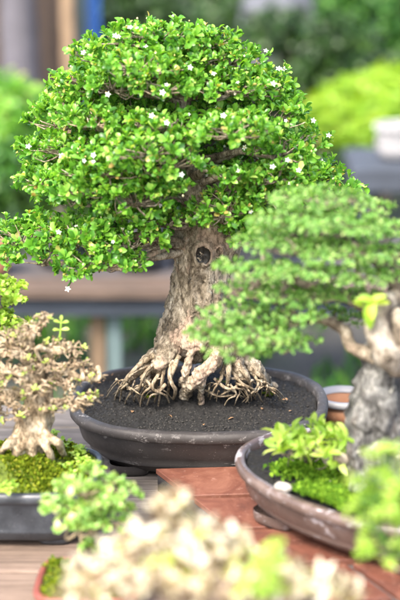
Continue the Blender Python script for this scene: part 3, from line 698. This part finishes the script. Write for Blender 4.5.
for l, r in brs:
    mb = MB(); P = [at(x, y, TL + dy) for x, y, dy in l]; tube(mb, P, list(np.linspace(r, r * .35, len(P))), 10, 6, .3, 50, .006); mb.build('branch', M['palewood'], t3); rp += P[1:]
PL = [(8, 338, 0, 18, 8), (30, 330, 0, 17, 7), (44, 318, 0, 8, 5), (-8, 352, 0, 24, 9), (22, 354, -.02, 20, 8), (54, 345, 0, 12, 6), (72, 350, 0, 13, 6), (46, 366, -.02, 20, 8), (78, 365, 0, 14, 6), (92, 376, 0, 12, 5),
      (66, 384, -.02, 17, 7), (10, 374, -.04, 24, 9), (-14, 385, 0, 20, 9), (36, 388, -.05, 20, 7), (8, 400, -.03, 22, 9), (74, 402, -.03, 18, 7), (90, 396, -.01, 8, 5), (54, 408, -.05, 14, 6), (-10, 418, -.02, 18, 8), (20, 415, -.05, 12, 5)]
plist = [(at(x, y, TL + dy), (rx / 600, rx / 600 * .9, rz / 600)) for x, y, dy, rx, rz in PL]
tips = foliage_pads(t3, plist, M['beige'], r3, 26000, (4, 6), (.004, .0085), 'leaf', rp, M['palewood'], (.0036, .0017), (15, 85), -.6, 1)
for k in r3.choice(len(tips), 46, replace=False):
    mb = MB(); rosettes(mb, tips[k][None], np.array([[0, -.4, 1.]]), r3, (3, 5), (.006, .010)); mb.build('green_shoot', M['lime'], t3)
# clover-like plants in the moss
for (x, y, n_) in ((62, 446, 16), (78, 452, 20), (50, 436, 14), (86, 462, 16), (10, 487, 12), (72, 470, 10), (94, 468, 8), (2, 492, 6)):
    P = (at(x, y, z=.130) + r3.normal(0, .008, (n_, 3)) * np.array([1, 1, .4]) + np.array([0, 0, .002]))
    mb = MB(); rosettes(mb, P, np.tile([0, 0, 1.], (len(P), 1)) + r3.normal(0, .2, (len(P), 3)), r3, (3, 5), (.006, .010), 'round', (50, 85)); mb.build('clover', M['lime'], t3)
# upright green shoot
mb = MB(); tube(mb, [at(58, 356, TL), at(57, 345, TL), at(60, 335, TL), at(61, 322, TL)], [.0022, .002, .0018, .0012], 8, 5); mb.build('shoot', M['lime'], t3)
mb = MB(); P = np.array([at(61, 323, TL), at(61, 323, TL), at(60, 330, TL), at(60, 330, TL), at(58, 341, TL), at(61, 322, TL)])
add_leaves(mb, P, np.array([[-.9, -.2, .35], [.9, -.2, .2], [-1, -.1, .05], [1, 0, .1], [-.8, 0, .3], [.1, -.1, 1]]), np.tile([0, -.6, .8], (6, 1)), np.array([.014, .014, .013, .016, .010, .013]), 'obovate'); mb.build('shoot_leaves', M['lime'], t3)

# ================================================================ FAR LEFT BONSAI (only its pads reach in)
FC = (-.62, -.16, 0.0)
t4 = thing('bonsai_tree', 'bonsai at left edge of photo with fresh green layered pads, mostly out of view', 'bonsai', FC)
make_pot(t4, FC, .14, .10, 2.3, 0, .08, M['slate'], seg=80)
mb = MB(); soil_mesh(mb, FC, .125, .085, 2.3, 0, .068, .01, .006, grain); mb.build('soil', M['soil'], t4)
mb = MB(); F0 = np.array(FC); fp = [F0 + (0, 0, .07), F0 + (.02, 0, .14), F0 + (-.01, 0, .2), F0 + (.03, .0, .27)]
tube(mb, fp, [.035, .025, .02, .01], 14, 6, .25, 30, .006); mb.build('trunk', M['bark'], t4)
r4 = np.random.default_rng(44)
PL = [(2, 293, 0, 22, 9), (-14, 290, 0, 26, 10), (14, 302, -.0, 9, 5), (8, 322, -.0, 22, 9), (22, 327, 0, 8, 5), (-18, 322, 0, 30, 9), (-35, 300, 0, 30, 9), (-60, 280, 0, 34, 10), (-40, 262, 0, 30, 10)]
foliage_pads(t4, [(at(x, y, -.20 + dy), (rx / 540, rx / 540, rz / 540)) for x, y, dy, rx, rz in PL], M['lime'], r4, 20000, (6, 9), (.007, .012), 'round', fp[1:], M['bark'])

# ================================================================ SMALL BONSAI IN RED POT
QC = (-.175, -.66, 0.0)
t5 = thing('bonsai_tree', 'small leaning bonsai with light green leaf tufts in square red-brown pot', 'bonsai', QC)
make_pot(t5, QC, .085, .078, 5, R(-3), .055, M['redclay'], seg=96, taper=.014, lip=.010, lipd=.004)
r5 = np.random.default_rng(55)
moss_blades(t5, QC, .074, .067, 5, R(-3), .048, .018, 7000, r5)
mb = MB(); SY = -.66; sp = [at(76, 582, SY), at(84, 555, SY), at(92, 538, SY), at(90, 520, SY), at(84, 500, SY), at(90, 480, SY)]
tube(mb, sp, [.020, .014, .011, .008, .006, .003], 12, 6, .25, 40, .005)
mb.build('trunk', M['palewood'], t5)
PL = [(94, 474, 0, 11, 8), (72, 486, 0, 14, 7), (112, 488, 0, 18, 8), (90, 494, -.02, 16, 8), (54, 506, 0, 16, 7), (80, 512, -.02, 16, 8), (104, 506, -.02, 16, 8), (125, 494, 0, 11, 7), (66, 524, -.01, 14, 7), (95, 530, -.03, 17, 8), (118, 524, -.01, 14, 7), (76, 502, .03, 26, 10), (105, 512, .03, 26, 10), (88, 548, -.02, 10, 6)]
foliage_pads(t5, [(at(x, y, SY + dy), (rx / 660, rx / 660, rz / 660)) for x, y, dy, rx, rz in PL], leaf_mat('soft_green_leaf', [(0, (.18, .36, .08)), (.5, (.32, .54, .16)), (.85, (.50, .68, .26)), (1, (.75, .72, .5))], .45, .4), r5, 8500, (5, 7), (.008, .014), 'round', sp[2:], M['palewood'], (.0022, .001))

# ================================================================ FRONT CREAM BONSAI
CY = -1.20; CC = (0.01, CY - .02, 0.0)
t6 = thing('bonsai_tree', 'out-of-focus bonsai with cream and yellow-green leaves along bottom edge of photo', 'bonsai', CC)
make_pot(t6, CC, .13, .10, 2.4, 0, .08, M['redclay'], seg=80)
mb = MB(); soil_mesh(mb, CC, .115, .085, 2.4, 0, .068, .01, .006, grain); mb.build('soil', M['soil'], t6)
mb = MB(); c0 = np.array(CC); cp = [c0 + (0, 0, .07), c0 + (.015, 0, .13), c0 + (-.01, 0, .19), c0 + (.0, 0, .25)]
tube(mb, cp, [.028, .02, .016, .008], 14, 6, .25, 30, .006); mb.build('trunk', M['palewood'], t6)
r6 = np.random.default_rng(66)
PL = [(164, 506, 0, 9, 6), (178, 496, 0, 5, 4), (190, 524, 0, 17, 7), (150, 536, -.02, 20, 8), (118, 548, 0, 20, 7), (92, 566, 0, 16, 6), (226, 536, .02, 22, 7), (196, 556, -.03, 26, 8), (258, 552, 0, 24, 7), (290, 566, 0, 20, 7), (150, 578, -.05, 28, 8), (215, 588, -.05, 28, 8),
      (268, 590, -.03, 26, 7), (320, 584, 0, 18, 6), (110, 590, -.05, 24, 7), (345, 594, .02, 14, 5), (172, 566, .05, 26, 8), (78, 592, -.02, 16, 5), (240, 570, .05, 26, 8)]
pl6 = [(at(x, y + (10 if y < 570 else 3), CY + dy), (rx / 850, rx / 850 * .9, rz / 850)) for x, y, dy, rx, rz in PL]
foliage_pads(t6, pl6, M['cream'], r6, 4200, (4, 6), (.014, .028), 'leaf', cp[1:], M['palewood'], (.003, .0016), twigs=2)
mb = MB()
for (x, y, n_) in ((268, 572, 12), (258, 590, 7)):
    mb = MB(); P = at(x, y, CY - .06) + r6.normal(0, .014, (n_, 3)); rosettes(mb, P, np.tile([0, -.5, 1.], (n_, 1)) + r6.normal(0, .3, (n_, 3)), r6, (3, 5), (.012, .018), 'obovate')
    mb.build('green_shoot', M['lime'], t6)
rc = [at(330, 590, -1.22), at(350, 600, -1.2)]

# ================================================================ FRONT RIGHT LEAFY PLANT
BY = -1.08; BC = (.275, BY, RZ)
t7 = thing('potted_plant', 'out-of-focus bright green leafy plant at right edge in front of brown oval pot', 'plant', BC)
make_pot(t7, BC, .07, .07, 2, 0, .09, M['blackplastic'], seg=64, feet=False, taper=.02, lip=.006, lipd=.003)
mb = MB(); soil_mesh(mb, BC, .062, .062, 2, 0, .08, .004, .006, grain); mb.build('soil', M['soil'], t7)
r7 = np.random.default_rng(77)
PL = [(390, 462, 0, 16, 9), (408, 478, 0, 26, 12), (374, 486, 0, 15, 9), (382, 500, -.02, 34, 14), (360, 508, 0, 9, 6), (410, 520, -.02, 30, 12), (376, 528, 0, 18, 9), (364, 546, 0, 9, 7), (396, 550, -.02, 22, 9)]
b0 = np.array(BC) + (0, 0, .08); mb = MB(); bp = [b0, b0 + (.02, 0, .05), b0 + (.01, 0, .11), b0 + (.0, 0, .17)]
tube(mb, bp, [.006, .005, .004, .003], 8, 5, .1); mb.build('stem', M['mid'], t7)
foliage_pads(t7, [(at(x, y, BY + dy), (rx / 790, rx / 790, rz / 790)) for x, y, dy, rx, rz in PL], M['lime'], r7, 9000, (5, 7), (.009, .017), 'obovate', bp[1:], M['mid'], (.0018, .001), base=5, twigs=1)
# ================================================================ RED TILED STAND
C0 = at(156, 470, z=RZ - .003)
sa = R(-27); ux = np.array([math.cos(sa), math.sin(sa)]); uy = np.array([math.sin(sa), -math.cos(sa)])   # long side and the side towards the viewer
st = thing('tiled_stand', 'low stand topped with worn red tiles under the brown oval pot', 'stand', (C0[0], C0[1], 0))
# edges: back edge runs right from the corner, left edge runs towards the viewer
be = R(4); ux = np.array([math.cos(be), math.sin(be)]); le = R(-62); uy = np.array([math.cos(le), math.sin(le)])
def quad_slab(mb, s0, s1, t0, t1, z0, z1, bev=.003):
    def pt(s, t): return C0[:2] + ux * s + uy * t
    V = []
    for z, b_ in ((z0, 0), (z1 - bev, 0), (z1, bev)):
        for s, t in ((s0 + b_, t0 + b_), (s1 - b_, t0 + b_), (s1 - b_, t1 - b_), (s0 + b_, t1 - b_)): V.append((*pt(s, t), z))
    F = [[3, 2, 1, 0], [8, 9, 10, 11]] + [[i * 4 + j, i * 4 + (j + 1) % 4, (i + 1) * 4 + (j + 1) % 4, (i + 1) * 4 + j] for i in (0, 1) for j in range(4)]
    mb.add(V, F)
mb = MB(); quad_slab(mb, .002, .86, .002, .918, 0.0006, RZ - .010); mb.build('base_board', M['mortar'], st)
k = 0
for i in range(6):
    t0 = i * .153
    for j in range(-1, 4):
        s0 = j * .235 + (.1175 if i % 2 else 0); s1 = s0 + .221
        s0, s1 = max(s0, 0), min(s1, .862)
        if s1 - s0 < .03: continue
        mb = MB(); quad_slab(mb, s0, s1, t0, t0 + .139, RZ - .010, RZ + rg.uniform(-.0012, .0), .0012); mb.build('tile', M['redtile'], st, smooth=False)

# ================================================================ TABLE
tb = thing('display_table', 'weathered plank display table carrying the bonsai pots', 'table', (0, -.6, GZ))
y = .27
for i in range(15):
    mb = MB(); wd = .128
    box(mb, -1.3, 1.3, y - wd, y, -.03, -.0008 - rg.uniform(0, .0012), .003)
    mb.build('plank', M['pinkwood'] if y - wd < -.40 else M['greywood'], tb, smooth=False); y -= wd + .005
for x in (-1.2, 1.2):
    for yy in (.2, -1.6):
        mb = MB(); box(mb, x - .04, x + .04, yy - .04, yy + .04, GZ + .002, -.031, .004); mb.build('leg', M['greywood'], tb, smooth=False)
for yy in (.2, -.7, -1.6):
    mb = MB(); box(mb, -1.16, 1.16, yy - .025, yy + .025, -.10, -.031, .003); mb.build('rail', M['greywood'], tb, smooth=False)

# small terracotta saucer pot behind
sc = at(343, 421, z=.0); p0 = (sc[0], .17, 0)
t8 = thing('terracotta_pot', 'small orange terracotta pot with white rim behind the grey trunk', 'pot', p0)
mb = MB(); loft(mb, p0, .055, .055, 2, 0, [(.02, .001), (.012, .001), (.004, .045), (.012, .045), (.018, .01)], 48); mb.build('bowl', M['terracotta'], t8)
mb = MB(); loft(mb, (p0[0], p0[1], .046), .058, .058, 2, 0, [(.004, 0), (0, .001), (0, .012), (.008, .014), (.012, .001)], 48); mb.build('rim', M['whiteglaze'], t8)

# ================================================================ BACK BENCH and things on it
b0 = at(200, 289, 2.2)[2]; BX0, BX1 = -.95, .95
bench = thing('low_bench', 'low mauve-brown bench with blue-black apron behind the bonsai', 'bench', (0, 2.3, GZ))
for i in range(3):
    mb = MB(); box(mb, BX0, BX1, 2.2 + .14 * i + (.006 if i else 0), 2.2 + .14 * (i + 1), b0 - .037, b0, .004); mb.build('plank', M['benchwood'] if i else M['edgewood'], bench, smooth=False)
mb = MB(); box(mb, BX0 + .02, BX1 - .02, 2.23, 2.26, b0 - .105, b0 - .039, .003); mb.build('apron', M['navy'], bench, smooth=False)
for x in (-.9, -.1, .9):
    for yy in (2.30, 2.56):
        mb = MB(); box(mb, x - .03, x + .03, yy - .03, yy + .03, GZ + .002, b0 - .039, .003); mb.build('leg', M['navy'], bench, smooth=False)
pc = at(96, 340, 2.19)[0]; mb = MB(); box(mb, pc - .024, pc + .024, 2.29, 2.33, GZ + .001, b0 - .041, .003)
tag(mb.build('timber_post', M['tan'], smooth=False), 'tan timber offcut propped upright under the low bench', 'post')
pc = at(112, 340, 2.19)[0]; mb = MB(); box(mb, pc - .022, pc + .026, 2.285, 2.325, GZ + .001, b0 - .041, .003)
tag(mb.build('timber_post', M['teal'], smooth=False), 'grey-teal painted upright beside the tan timber under the low bench', 'post')
def bgpot(px, base_z, Y, a, h, mt, label, plant=None, cat='pot', n=2.0):
    X = at(px, 300, Y)[0]; c = (X, Y, base_z + .001)
    t = thing('flower_pot' if plant is None else 'potted_plant', label, cat, c)
    make_pot(t, c, a, a * .8, n, 0, h, mt, seg=64, feet=False, taper=a * .25, lip=.01)
    mb = MB(); soil_mesh(mb, c, a - .013, a * .8 - .013, n, 0, h * .8, .01, .02, lambda x, y: .003 * nz((x, y, 0), 30)); mb.build('soil', M['soil'], t)
    if plant:
        ht, rad, lm, L, dens = plant; rq = np.random.default_rng(int(px) + 900); ctr = np.array(c) + (0, 0, h * .8)
        pts = [ctr, ctr + (.01, 0, ht * .5), ctr + (0, 0, ht)]; mb = MB(); tube(mb, pts, [.02, .014, .008], 10, 5, .2); mb.build('trunk', M['bark'], t)
        pl = [(ctr + (rq.uniform(-.7, .7) * rad, rq.uniform(-.7, .7) * rad, ht * rq.uniform(.5, 1.15)), (rad * .5, rad * .5, rad * .22)) for _ in range(9)]
        foliage_pads(t, pl, M[lm], rq, dens, (5, 7), L, 'round', pts[1:], M['twig'], twigs=8)
    return t
bgpot(140, b0, 2.42, .10, .16, M['blackplastic'], 'black plastic pot on the low bench left of the trunk')
bgpot(190, b0, 2.46, .09, .14, M['blackplastic'], 'black plastic pot on the low bench directly behind the trunk')
bgpot(-8, b0, 2.36, .075, .13, M['terracotta'], 'orange terracotta pot on the low bench at the left edge')
bgpot(262, b0, 2.42, .11, .15, M['slate'], 'blue-black pot on the low bench right of the trunk', (.25, .18, 'dark', (.02, .035), 2500), 'plant')
bgpot(60, b0, 2.46, .09, .10, M['slate'], 'shallow dark pot with small shrub on the low bench under the left foliage', (.26, .2, 'mid', (.02, .035), 2500), 'plant')
bgpot(352, GZ, 1.05, .13, .20, M['clay2'], 'brown pot on the ground behind the grey trunk')

# grass patches under and behind the bench
gm = MB(); n_ = 3500; q = np.column_stack([rg.uniform(-1.4, 1.4, n_), rg.uniform(.8, 3.4, n_)])
keep = np.array([noise.noise(Vector((a * 1.9 + 3, b_ * 1.9, 0))) > -.05 for a, b_ in q]); q = q[keep]; n_ = len(q)
add_leaves(gm, np.column_stack([q, np.full(n_, GZ + .0)]), np.column_stack([rg.normal(0, .4, n_), rg.normal(0, .4, n_), np.ones(n_)]), rg.normal(size=(n_, 3)), rg.uniform(.04, .10, n_), 'needle')
gr = gm.build('grass', M['mid']); gr['kind'] = 'stuff'; gr['label'] = 'short green grass growing behind the table'

# ================================================================ second bench at right with white pot
b2z = at(380, 168, 3.5)[2]
t = thing('low_bench', 'blue-grey painted stand at right edge carrying the white pot', 'bench', (at(390, 168, 3.6)[0], 3.6, GZ))
X0 = at(352, 168, 3.5)[0]
mb = MB(); box(mb, X0, X0 + 1.0, 3.48, 3.9, b2z - .10, b2z, .006); mb.build('top', wood_mat('blue_grey_paint', [(.03, .037, .05), (.05, .062, .085), (.08, .095, .125)]), t, smooth=False)
for x in (X0 + .05, X0 + .9):
    for yy in (3.53, 3.85):
        mb = MB(); box(mb, x - .03, x + .03, yy - .03, yy + .03, GZ + .002, b2z - .101, .003); mb.build('leg', M['navy'], t, smooth=False)
bgpot(392, b2z, 3.66, .10, .15, M['whiteglaze'], 'white glazed round pot on the blue-grey stand at right edge')

# ================================================================ background shrubs, posts, trunks
def shrub(px, py, Y, rx, rz, lm, label, L=(.04, .07), dens=1.0, seed=1, ry=None, name='shrub', group=None):
    """leafy bush standing on the ground: centre at pixel, radii in metres"""
    rq = np.random.default_rng(seed); c = at(px, py, Y); ry = ry or rx * .8
    t = thing(name, label, 'shrub', (c[0], Y, GZ), group)
    f = MB(); tr_ = MB(); base = np.array([c[0], Y, GZ])
    np_ = int(14 * dens * max(1, rx * rz / .15))
    for k in range(np_):
        d = unit(rq.normal(size=3)); q = c + d * np.array([rx, ry, rz]) * rq.uniform(.35, .85)
        if q[2] < GZ + .12: q[2] = GZ + .12 + rq.uniform(0, .1)
        pr = rq.uniform(.11, .19); p, a_ = pad_tips(q, (pr, pr, pr * .6), int(60 * dens), rq, -.6, .3, .4)
        rosettes(f, p, a_, rq, (4, 6), L, 'obovate')
        tube(tr_, [base + rq.normal(0, .03, 3) * [1, 1, 0], (base + q) / 2 + rq.normal(0, .05, 3), q], [.016, .010, .004], 7, 4, .2)
    tr_.build('stems', M['twig'], t); f.build('foliage', M[lm], t)
    return t
shrub(8, 200, 3.6, .26, .20, 'mid', 'mid green leafy bush at the left edge behind the crown', seed=2)
shrub(-4, 112, 4.2, .13, .18, 'leaf', 'fresh green bush beside the grey trunk at upper left', seed=3, dens=.9)
shrub(378, 112, 4.7, .25, .10, 'brightlime', 'bright yellow-green bush glowing at the upper right', L=(.04, .07), dens=2.0, seed=4)
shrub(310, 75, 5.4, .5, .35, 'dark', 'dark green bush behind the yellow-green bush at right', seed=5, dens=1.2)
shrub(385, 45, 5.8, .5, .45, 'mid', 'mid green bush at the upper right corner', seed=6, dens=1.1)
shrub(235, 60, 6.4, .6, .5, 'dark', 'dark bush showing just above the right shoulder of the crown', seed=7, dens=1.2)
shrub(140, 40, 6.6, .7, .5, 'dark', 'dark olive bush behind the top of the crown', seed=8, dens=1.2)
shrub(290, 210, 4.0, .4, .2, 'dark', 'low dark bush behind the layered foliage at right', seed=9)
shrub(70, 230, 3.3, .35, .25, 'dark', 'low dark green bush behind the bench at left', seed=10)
# row of background hedges that closes the view
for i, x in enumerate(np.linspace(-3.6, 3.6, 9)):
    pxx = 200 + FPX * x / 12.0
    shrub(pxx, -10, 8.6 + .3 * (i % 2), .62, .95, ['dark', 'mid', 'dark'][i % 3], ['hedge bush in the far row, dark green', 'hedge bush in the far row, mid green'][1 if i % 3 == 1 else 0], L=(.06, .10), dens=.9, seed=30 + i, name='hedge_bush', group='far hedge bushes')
def post(px, Y, wd, h, mt, name, label, cat='post', lean=0):
    X = at(px, 40, Y)[0]; mb = MB()
    if name == 'tree_trunk':
        tube(mb, [(X, Y, GZ - .02), (X + .01, Y, GZ + h * .5), (X + lean, Y, GZ + h)], [wd * .62, wd * .5, wd * .42], 20, 8, .15, 6)
    else: box(mb, X - wd / 2, X + wd / 2, Y - .03, Y + .03, GZ + .001, GZ + h, .004)
    return tag(mb.build(name, M[mt], smooth=name == 'tree_trunk'), label, cat)
post(18, 5.0, .17, 2.4, 'lav', 'tree_trunk', 'smooth grey-lavender tree trunk at the upper left edge', 'tree trunk')
post(-14, 5.6, .16, 2.2, 'brown', 'timber_post', 'brown timber post left of the lavender trunk', 'post')
post(46, 5.4, .16, 2.2, 'brown', 'timber_board', 'broad brown timber board right of the lavender trunk', 'board')
post(68, 4.8, .062, 2.2, 'tan', 'timber_post', 'tan timber post left of the teal one at upper left', 'post')
post(81, 4.9, .060, 2.2, 'teal', 'metal_post', 'grey-teal post between the tan post and the blue post', 'post')
post(93, 5.0, .070, 2.2, 'blue', 'metal_post', 'bright blue post at the top left behind the crown', 'post')
def rock(px, py, Y, a, b_, h, label, mt='rock'):
    c = at(px, py, Y); mb = MB(); loft(mb, (c[0], Y, GZ), a, b_, 2.3, .3, [(.0, -.02), (0, h * .3), (.01, h * .7), (a * .2, h * .93), (a * .98, h)], 40, wear=.03)
    return tag(mb.build('rock', M[mt]), label, 'rock')
rock(278, 20, 6.0, .24, .15, 1.0, 'blue-grey boulder at the top between the dark bushes')
rock(306, 35, 5.6, .05, .05, .90, 'small pale rock added as a painted highlight beside the blue-grey boulder', 'stone')  # pale stone colour stands in for a whitish highlight on the rocks
